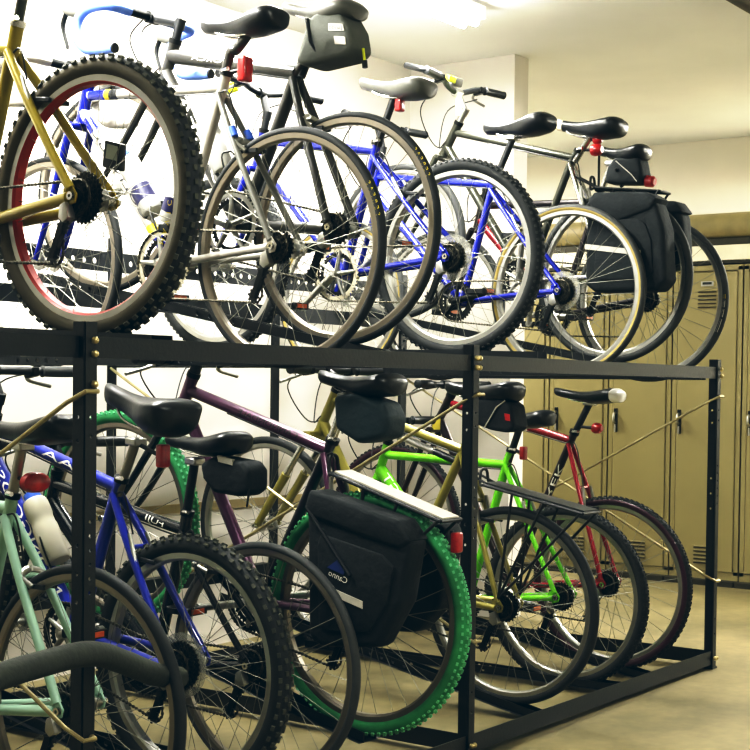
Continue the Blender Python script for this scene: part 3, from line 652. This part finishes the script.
pannier('U6', [(.02,.27),(-.01,.300),(-.23,.280),(-.26,.234),(-.273,.09),(-.24,.03),(.0,.0),(.03,.05)], .055, .15, 'black pannier on the far side of the grey upper bike, nearest the lockers', [(.03,.26),(-.005,.308),(-.235,.290),(-.27,.245),(.02,.22)], None)

def bottle(bid, a, b, r, m, capm, band, label, x=0.):
    """a = cap end, b = base, in (u,v)"""
    loc, R = local(bid); A = Vector((x, a[0], a[1]+R)); Bv = Vector((x, b[0], b[1]+R)); Ln = (Bv-A).length
    o = MB().lathe(A, Bv, [(.14,r*.62),(.17,r*.9),(.22,r),(.38,r),(.42,r*.93),(.5,r*.93),(.54,r),(.97,r),(1,r*.9)], m, 22).build('water_bottle'); o.location = loc
    tag(o, label, 'bottle', 'water bottles in cages')
    MB().lathe(A, Bv, [(0,r*.2),(.03,r*.26),(.06,r*.26),(.065,r*.62),(.15,r*.68)], capm, 18).build('bottle_cap', o)
    if band: MB().lathe(A, Bv, [(.62,r*1.01),(.84,r*1.01)], band, 22).build('bottle_label', o)
    return o
bottle('U2', (.655,.325), (.515,.130), .036, BOTW, BOTB, NAVY, 'white water bottle with blue cap and navy band, seen through the yellow bike\'s wheel')
bottle('U2', (.375,.285), (.452,.095), .035, BOTW, WHITE, NAVY, 'white water bottle on the silver bike\'s seat tube, half hidden by the knobby tyre')
bottle('U3', (.545,.385), (.455,.20), .036, BOTW, WHITE, None, 'white water bottle in the dark carbon bike\'s frame, behind the silver bike\'s seat tube')
bottle('L2', (.632,.425), (.505,.228), .037, BOTC, BOTB, None, 'cloudy water bottle with blue cap in the frame of the royal blue mountain bike')

# frame pump clipped under the olive top tube
loc, R = local('L5')
pm = MB(); A = Vector((-.0,.47,.56+R)); Bv = Vector((-.0,.215,.475+R)); pm.lathe(A, Bv, [(0,.009),(.02,.012),(.55,.012),(.56,.014),(.6,.014),(.61,.011),(1,.011)], ALU, 14)
p = pm.build('bicycle_pump'); p.location = loc; tag(p, 'slim silver and black hand pump clipped under the olive bike\'s top tube', 'pump')
MB().lathe(A.lerp(Bv,.62), Bv, [(0,.0122),(1,.0122)], BLACK, 14).build('pump_handle', p)
# cycle computer on the yellow bike's far stay is a part of that bike
loc, R = local('U1')
cm = MB().prism(offs([(.02,.15),(-.035,.135),(-.03,.07),(.03,.085)], R), .05, .072, BLACK, .006, 2); co = cm.build('stay_computer', BIKES['U1'])
MB().prism(offs([(.008,.138),(-.026,.128),(-.022,.095),(.013,.104)], R), .047, .051, mat('lcd', '#8c9486', .3), 0).build('display', co)
loc, R = local('U4'); MB().lathe((-.10,.90,.66+R),(-.10,.955,.655+R),[(0,.012),(.2,.018),(1,.02)], NEON, 14).build('front_light', BIKES['U4'])
loc, R = local('U6'); fl = MB().prism(offs([(.72,.86),(.78,.87),(.79,.835),(.73,.825)], R), -.03, .03, SADGREY, .006, 2).build('front_light', BIKES['U6'])
MB().prism(offs([(.715,.855),(.735,.862),(.745,.84),(.72,.83)], R), -.085, -.035, NEON, .004, 2).build('neon_tag', BIKES['U6'])
MB().prism(offs([(.70,.79),(.735,.795),(.73,.70),(.70,.70)], R), -.019, -.017, mat('pale_green_tag', '#c3d79a', .6), 0).build('paper_tag', BIKES['U6'])
loc, R = local('L7'); MB().prism(offs([(.79,.625),(.825,.628),(.83,.575),(.79,.575)], R), -.0215, -.019, mat('yellow_tag', '#d4c34a', .6), 0).build('paper_tag', BIKES['L7'])
loc, R = local('U2'); fr2 = [c for c in BIKES['U2'].children if c.name.startswith('frame')][0]
def band(a, b, r, m, x0=0, x1=0): q = MB(); q.tube([(x0,a[0],a[1]+R),(x1,b[0],b[1]+R)], r, m, 14); return q.build('paint_band', fr2)
band((.79,.5046),(.72,.4998), .0162, BLUEF); band((.72,.4998),(.70,.4984), .0164, LETY); band((.70,.4984),(.665,.496), .0162, BLACK)
band((.80,.431),(.765,.3873), .0189, BLUEF); band((.50,.057),(.455,.001), .0189, BLUEF); band((.525,.088),(.505,.063), .0190, LETY)
for sx in (-1, 1): band((.182,.345),(.168,.318), .0110, BOTB, sx*.032, sx*.0345)
# pale panel and marks on tyre of the last upper bike
ub = BIKES['U7']
wl = [c for c in ub.children if c.name.startswith('rear_wheel')][0]
def arcmark(parent, r0, r1, a0, a1, x, m, name):
    vs = []; n = 6
    for i in range(n+1):
        a = radians(a0+(a1-a0)*i/n); vs += [(x, r0*cos(a), r0*sin(a)), (x, r1*cos(a), r1*sin(a))]
    return MB().add(vs, [(2*i, 2*i+1, 2*i+3, 2*i+2) for i in range(n)], m).build(name, parent, smooth=False)
arcmark(wl, .318, .327, 178, 181, -.0142, LETY, 'yellow_mark')
for a0, a1 in ((182.5,187),(188.5,194),(195.5,205)): arcmark(wl, .318, .326, a0, a1, -.0142, LETW, 'white_mark')
wl = [c for c in BIKES['U1'].children if c.name.startswith('rear_wheel')][0]
ring_lettering('MAVIC', .262, .020, -.0175, 205, 186, LETY, wl, 0)

# ------------------------------------------------------------------ the rack
rack = empty('bike_rack', (3.78, 3.03, 0), 'long black steel two-tier bike rack with perforated posts and channels', 'bike rack'); RO = Vector(rack.location)
class RB(MB):
    def build(s, name, smooth=False):
        s.v = [(x-RO.x, y-RO.y, z-RO.z) for x, y, z in s.v]; return super().build(name, rack, smooth)
def perf(mb, a, b, wdir, w, th, m, holes, r=.007):
    """flat strip from a to b, width w along wdir, holes at distances along it"""
    a = Vector(a); b = Vector(b); L = (b-a).length; d = (b-a).normalized(); wd = Vector(wdir).normalized(); n = d.cross(wd).normalized()
    cuts = [0]; hs = sorted(holes)
    for h in hs: cuts += [h-r*1.6, h+r*1.6]
    cuts.append(L)
    def pt(s_, t, k): return a+d*s_+wd*t+n*k
    for i in range(len(cuts)-1):
        s0, s1 = cuts[i], cuts[i+1]
        if s1-s0 < 1e-4: continue
        if i % 2 == 0:
            vs = [pt(s, t, k) for k in (0, th) for s, t in ((s0,0),(s1,0),(s1,w),(s0,w))]
            mb.add(vs, [(0,1,2,3),(4,7,6,5),(0,4,5,1),(2,6,7,3),(1,5,6,2),(0,3,7,4)], m)
        else:
            c = (s0+s1)/2; N = 12; vs = []; outer = []
            for k in (0, th):
                for j in range(N):
                    ci, fr = divmod(j, 3); C4 = ((1,1),(-1,1),(-1,-1),(1,-1)); A4, B4 = C4[ci], C4[(ci+1) % 4]
                    vs.append(pt(c+(A4[0]+(B4[0]-A4[0])*fr/3)*(s1-s0)/2, w/2+(A4[1]+(B4[1]-A4[1])*fr/3)*w/2, k))
                for j in range(N):
                    an = 2*pi*j/N+pi/4; vs.append(pt(c+r*cos(an), w/2+r*sin(an), k))
            fs = []
            for j in range(N):
                j2 = (j+1) % N
                fs += [(j,j2,N+j2,N+j),(2*N+j,3*N+j,3*N+j2,2*N+j2),(N+j,N+j2,3*N+j2,3*N+j),(j,2*N+j,2*N+j2,j2)]
            mb.add(vs, fs, m)
FY = 2.274; BY = 3.79; PX = [2.102, 3.627, 5.444]; BEAM = 1.178
def bolt(p, par=None, r=.008, axis=(0,-1,0)):
    mb = RB(); p = Vector(p); mb.lathe(p, p+Vector(axis)*.011, [(0,r),(.5,r),(.85,r*.7),(1,r*.3)], BRASS, 10); return mb.build('bolt', True)
for i, x in enumerate(PX):
    m = RB(); H = 1.231; hol = [k*.05 for k in range(1, 24)]
    perf(m, (x, FY-.003, 0.0), (x, FY-.003, H), (1,0,0), .032, .0035, RACK, [.14,.20,.99,1.03]+[.66+.030*k for k in range(6)], .0042)
    perf(m, (x, FY, 0.0), (x, FY, H), (0,1,0), .032, .0035, RACK, [.64,.70,.76,.98,1.03], .0045)
    m.box((x+.016, FY+.016, .004), (.044, .044, .008), RACK)
    p = m.build('post')
    for z in ((BEAM-.014, BEAM+.014)):
        for dx in ((.008,.024) if i == 1 else (.020,)): bolt((x+dx, FY-.003-.0035, z))
    bolt((x+.020, FY-.0065, 1.085 if i else 1.10)); bolt((x+.020, FY-.0065, .352)); bolt((x+.008, FY-.0065, .043)); bolt((x+.024, FY-.0065, .043))
for i, x in enumerate((2.11, 3.632, 4.54, 5.45)):
    m = RB(); perf(m, (x-.02, BY, 0), (x-.02, BY, 1.62), (1,0,0), .044, .0035, RACK, [.30+.045*k for k in range(7)]+[1.20+.04*k for k in range(10)], .008)
    perf(m, (x+.024, BY, 0), (x+.024, BY, 1.62), (0,1,0), .044, .0035, RACK, [], .005); m.box((x, BY+.02, .004), (.056,.056,.008), RACK); m.build('post')
# front beams, rails (one per bay, with a short one running out of frame to the left)
def lbeam(x0, x1, y, z, h, name, flange=.045, top=True, yd=1):
    m = RB(); m.box(((x0+x1)/2, y, z), (x1-x0, .004, h), RACK)
    m.box(((x0+x1)/2, y+yd*flange/2, z+h/2-.002 if top else z-h/2+.002), (x1-x0, flange, .004), RACK)
    return m.build(name)
XE0 = .55
for x0, x1 in ((XE0, PX[0]), (PX[0]+.032, PX[1]), (PX[1]+.032, PX[2]+.004)):
    y = FY+.004 if x0 != XE0 else FY+.016
    lbeam(x0, x1, y, BEAM, .046, 'front_beam'); lbeam(x0, x1, y, .045, .055, 'floor_rail', top=False)
for x0, x1 in ((2.13, 3.61), (3.655, 4.52), (4.565, 5.43)):
    m = RB(); perf(m, (x0, BY-.004, 1.50), (x1, BY-.004, 1.50), (0,0,1), .07, .004, RACK, [.06+.05*k for k in range(int((x1-x0)/.05)-1)], .010); m.build('rear_beam')
    lbeam(x0, x1, BY-.004, 1.40, .06, 'rear_beam'); lbeam(x0, x1, BY-.004, 1.202, .040, 'rear_beam'); lbeam(x0, x1, BY-.004, .045, .055, 'floor_rail', top=False)
    lbeam(x0, x1, BY-.004, .36, .05, 'rear_beam')
for x in (2.10, 3.64, 5.445):
    m = RB(); m.box((x, (FY+BY)/2, .045), (.004, BY-FY-.02, .055), RACK); m.box((x+.02, (FY+BY)/2, .02), (.04, BY-FY-.02, .004), RACK); m.build('side_rail')
    m = RB(); m.box((x, (FY+BY)/2, 1.180), (.004, BY-FY-.02, .036), RACK); m.build('side_rail')
    # diagonal brace rods
    for (z0, z1) in ((1.085, .25), (.352, 1.16)):
        m = RB(); a = Vector((x-.004, FY-.01, z0)); b = Vector((x-.004, BY, z1)); d = (b-a).normalized()
        m.tube([a+Vector((.03,-.006,0)), a+Vector((-.002,-.004,0)), a+d*.05+Vector((-.012,0,0)), b+Vector((-.01,0,0))], .0052, ROD, 8); m.build('brace_rod', True)
# left end brace rods (going out of the left edge)
# wheel channels
for b in ALL:
    fh = b['fh']; t = atan2(fh[1], fh[0]); R = b['R']; X = b['X']; upper = b['id'][0] == 'U'
    half = max(.018, b['w']/2+.004)
    cy = b['Y']+R*sin(t); cz = b['z']-R*cos(t)
    y0 = FY+.05; y1 = BY-.01
    if not upper: y1 = BY-.02
    high = cz > 1.17 if upper else cz > .03
    def zat(y): return cz+(y-cy)*math.tan(t)
    dz = -.004 if high else .012
    zb0, zb1 = zat(y0)+dz, zat(y1)+dz
    m = RB()
    for sx in (-1, 1):
        a = (X+sx*half, y0, zb0); c = (X+sx*half, y1, zb1); L = hypot(y1-y0, zb1-zb0)
        perf(m, a, c, (0,0,1), .028, .003*sx, RACK, [L-.12-.045*k for k in range(5)]+[L*.5-.05*k for k in range(4)], .0075)
        q = MB(); 
        m.add([(X+sx*half, y0, zb0), (X+sx*(half+.022), y0, zb0), (X+sx*(half+.022), y1, zb1), (X+sx*half, y1, zb1)], [(0,1,2,3)], RACK)
    if high:
        m.add([(X-half, y0, zb0), (X+half, y0, zb0), (X+half, y1, zb1), (X-half, y1, zb1)], [(0,1,2,3)], RACK)
    m.build('wheel_channel')

# ------------------------------------------------------------------ padded lock cable at the left post
pc = [(1.28,2.30,.036),(1.22,2.16,.28),(1.40,2.06,.50),(1.68,2.10,.553),(1.90,2.15,.560),(2.04,2.18,.553),(2.16,2.215,.515),(2.30,2.262,.462),(2.42,2.30,.43)]
lk = MB().tube(curve(pc, 7), .026, PADM, 14).build('lock_cable'); tag(lk, 'thick dark padded lock cable crossing in front of the left rack post', 'cable lock')

# ------------------------------------------------------------------ lockers
EDG = [1.92, 2.327, 2.733, 3.139, 3.566, 3.973, 4.376, 4.783, 5.19, 5.60]
LX = 7.88
LAB = ['tan metal locker at the far right end of the row, outside the photo\'s edge', 'tan metal locker second from the right end of the row, outside the photo\'s edge', 'tan metal locker cut by the right edge of the photo',
 'tan metal locker behind the rack\'s right end post, plate above its vents visible', 'tan metal locker seen behind the raised brace rod and the last upper wheel', 'tan metal locker behind the dark red bike\'s white-tipped saddle',
 'tan metal locker next to the white pillar, behind the lime green bike', 'tan metal locker hidden behind the white pillar', 'tan metal locker at the left end of the row, behind the pillar']
for i in range(len(EDG)-1):
    y0, y1 = EDG[i]+.004, EDG[i+1]-.004; yc = (y0+y1)/2; w = y1-y0
    root = empty('locker', (LX, yc, 0), LAB[i], 'locker', 'row of tan lockers')
    b = MB(); b.box((.22, 0, .93), (.42, w, 1.80), LOCKER); b.box((.005, 0, .055), (.03, w, .05), LOCKER)
    b.box((.06, 0, .015), (.28, w, .03), LOCKERD); b.box((.005,0,1.815),(.03,w,.03), LOCKER)
    for sy in (-1, 1): b.box((.003, sy*(w/2-.014), .94), (.026, .026, 1.76), LOCKER)
    b.build('body', root, smooth=False)
    d = MB(); d.prism([(-w/2+.031, .075), (w/2-.031, .075), (w/2-.031, 1.79), (-w/2+.031, 1.79)], -.016, .008, LOCKER, .004, 1); do = d.build('door', root, smooth=False)
    for zc in (1.63, .16):
        for k in range(5):
            v = MB(); v.prism([(-.055, zc+.045-.022*k), (.055, zc+.045-.022*k), (.055, zc+.045-.022*k+.005), (-.055, zc+.045-.022*k+.005)], -.0225, -.013, LOCKERD, 0)
            v.prism([(-.055, zc+.052-.022*k), (.055, zc+.052-.022*k), (.055, zc+.058-.022*k), (-.055, zc+.058-.022*k)], -.024, -.013, LOCKER, .001, 1); v.build('vent_slot', do, smooth=False)
    pl = MB(); pl.box((-.019, 0, 1.725), (.005, .075, .028), ALU); pl.box((-.022, 0, 1.727), (.003, .055, .014), BLACK); pl.build('number_plate', do, smooth=False)
    hn = MB(); hn.prism([(w/2-.062,.86),(w/2-.038,.86),(w/2-.038,1.0),(w/2-.062,1.0)], -.020, -.014, STEELD, .002, 1)
    hn.tube(curve([(-.02,w/2-.05,.975),(-.040,w/2-.05,.965),(-.045,w/2-.05,.93),(-.03,w/2-.05,.915)],4), .008, ALU, 8); hn.tube([(-.022,w/2-.05,.905),(-.022,w/2-.05,.86)], .006, ALU, 8); hn.build('handle', do)

# ------------------------------------------------------------------ the room
def slab(name, c, s, m): return struct(MB().box(c, s, m), name)
slab('floor', (3.0, 2.0, -.05), (12.4, 9.4, .1), FLOORM)
slab('ceiling', (3.0, 2.0, 2.75), (12.4, 9.4, .1), CEILM)
slab('wall_back', (1.55, 4.23, 1.35), (9.1, .16, 2.7), WALLM)
slab('wall_pillar', (6.065, 3.87, 1.35), (.13, .64, 2.7), WALLM)
slab('wall_far', (7.2, 6.45, 1.35), (2.6, .1, 2.7), WALLR)
slab('wall_right', (8.75, 2.0, 1.35), (.1, 9.2, 2.7), WALLR)
slab('wall_left', (-3.0, 2.0, 1.35), (.1, 9.2, 2.7), WALLM)
slab('wall_front', (3.0, -2.6, 1.35), (12.2, .1, 2.7), WALLM)
slab('trim_1', (1.6, 4.142, .597), (8.9, .016, .035), TRIMM)
t1 = slab('trim_2', (7.895, 3.72, .032), (.012, .42, .06), MAROON)
slab('trim_3', (8.10, 3.75, 1.90), (.42, 3.9, .09), CREAM)
slab('trim_4', (7.96, 3.75, 1.85), (.14, 3.9, .02), LOCKERD)
pp = MB(); pp.tube([(8.14, .5, 2.085), (8.14, 6.3, 2.085)], .075, PIPEM, 24); po = pp.build('ceiling_pipe'); tag(po, 'long tan pipe running above the lockers', 'pipe')
for y in (1.0, 2.6, 4.2, 5.8):
    q = MB().tube([(8.14, y, 2.14), (8.14, y, 2.705)], .008, STEELD, 8); q.build('pipe_hanger', po)
pd = MB(); pd.box((8.25, 3.4, 1.978), (.28, 5.6, .06), LOCKERD); o = pd.build('pipe_shade_strip', smooth=False); tag(o, 'dark strip standing in for shade under the tan pipe above the lockers', 'shade strip')  # dark strip built in place of the shade below the pipe
pb = MB(); pb.tube([(3.4, 2.12, 2.615), (8.6, 2.12, 2.615)], .06, BROWNP, 20); o = pb.build('ceiling_pipe'); tag(o, 'dark brown pipe under the ceiling at the top right corner', 'pipe')
# fluorescent fittings, and added fill lamps built the same way
def lamp(name, x0, x1, y, label, along='x', power=60):
    root = empty(name, ((x0+x1)/2, y, 2.70), label, 'ceiling light', 'fluorescent ceiling lights'); L = x1-x0
    MB().box((0,0,-.025), (L, .12, .05), LAMPB).build('housing', root, smooth=False)
    for dy in (-.03, .03): MB().tube([(-L/2+.03, dy, -.068), (L/2-.03, dy, -.068)], .016, LAMPM, 12).build('lamp_tube', root)
    li = bpy.data.lights.new(name, 'AREA'); li.shape = 'RECTANGLE'; li.size = L; li.size_y = .12; li.energy = power; li.color = (1, .99, .95)
    lo = bpy.data.objects.new('lamp_glow', li); COL.objects.link(lo); lo.location = ((x0+x1)/2, y, 2.60)
    return root
LAMPS = [(3.7, 5.2, 3.28, 'fluorescent ceiling light over the middle of the rack, top of the photo', 70), (1.9, 3.4, 3.28, 'fluorescent ceiling light over the left part of the rack', 110), (6.6, 7.6, .9, 'fluorescent ceiling light in front of the lockers', 30), (8.05, 8.55, 1.7, 'short unseen fill light added to brighten the right wall', 260), (1.0, 2.6, .2, 'unseen fill light added over the aisle in front of the rack', 26), (6.6,7.6,5.4,'fluorescent ceiling light behind the white pillar', 120)]  # aisle and right-wall lamps are unseen fill, added for brightness
for x0, x1, y, lab, pw in LAMPS: lamp('ceiling_light', x0, x1, y, lab, power=pw)

# ------------------------------------------------------------------ world, camera, colour
w = bpy.data.worlds.new('room'); S.world = w; w.use_nodes = True
w.node_tree.nodes['Background'].inputs[0].default_value = (.9, .95, 1, 1); w.node_tree.nodes['Background'].inputs[1].default_value = .05
TH, PI_, RO_, SH, HE, F = .6267626448868283, -.0249868816344985, .01238717609042303, 50.49646467468257, 1.09661766038275, 1450.0165
fw = Vector((cos(TH)*cos(PI_), sin(TH)*cos(PI_), sin(PI_))); r0 = Vector((sin(TH), -cos(TH), 0)); u0 = r0.cross(fw)
rr = r0*cos(RO_)+u0*sin(RO_); uu = -r0*sin(RO_)+u0*cos(RO_)
cam = bpy.data.cameras.new('camera'); co = bpy.data.objects.new('camera', cam); COL.objects.link(co)
mt = Matrix((rr, uu, -fw)).transposed().to_4x4(); mt.translation = Vector((0,0,HE)); co.matrix_world = mt
cam.sensor_width = 36; cam.lens = 36*F/750; cam.shift_y = SH/750; cam.clip_start = .05
S.camera = co
S.view_settings.view_transform = 'Standard'; S.view_settings.look = 'None'; S.view_settings.exposure = 0.; S.view_settings.gamma = 1.

vs_ = S.view_settings; vs_.use_curve_mapping = True; cmap = vs_.curve_mapping
cc = cmap.curves[3]
for p in ((.1, .048), (.3, .25), (.55, .56), (.8, .88)): cc.points.new(*p)
bc = cmap.curves[2]; bc.points[0].location = (0, .020); bc.points.new(.1, .112); gc = cmap.curves[1]; gc.points[0].location = (0, .012); gc.points.new(.1, .110)
cmap.update()
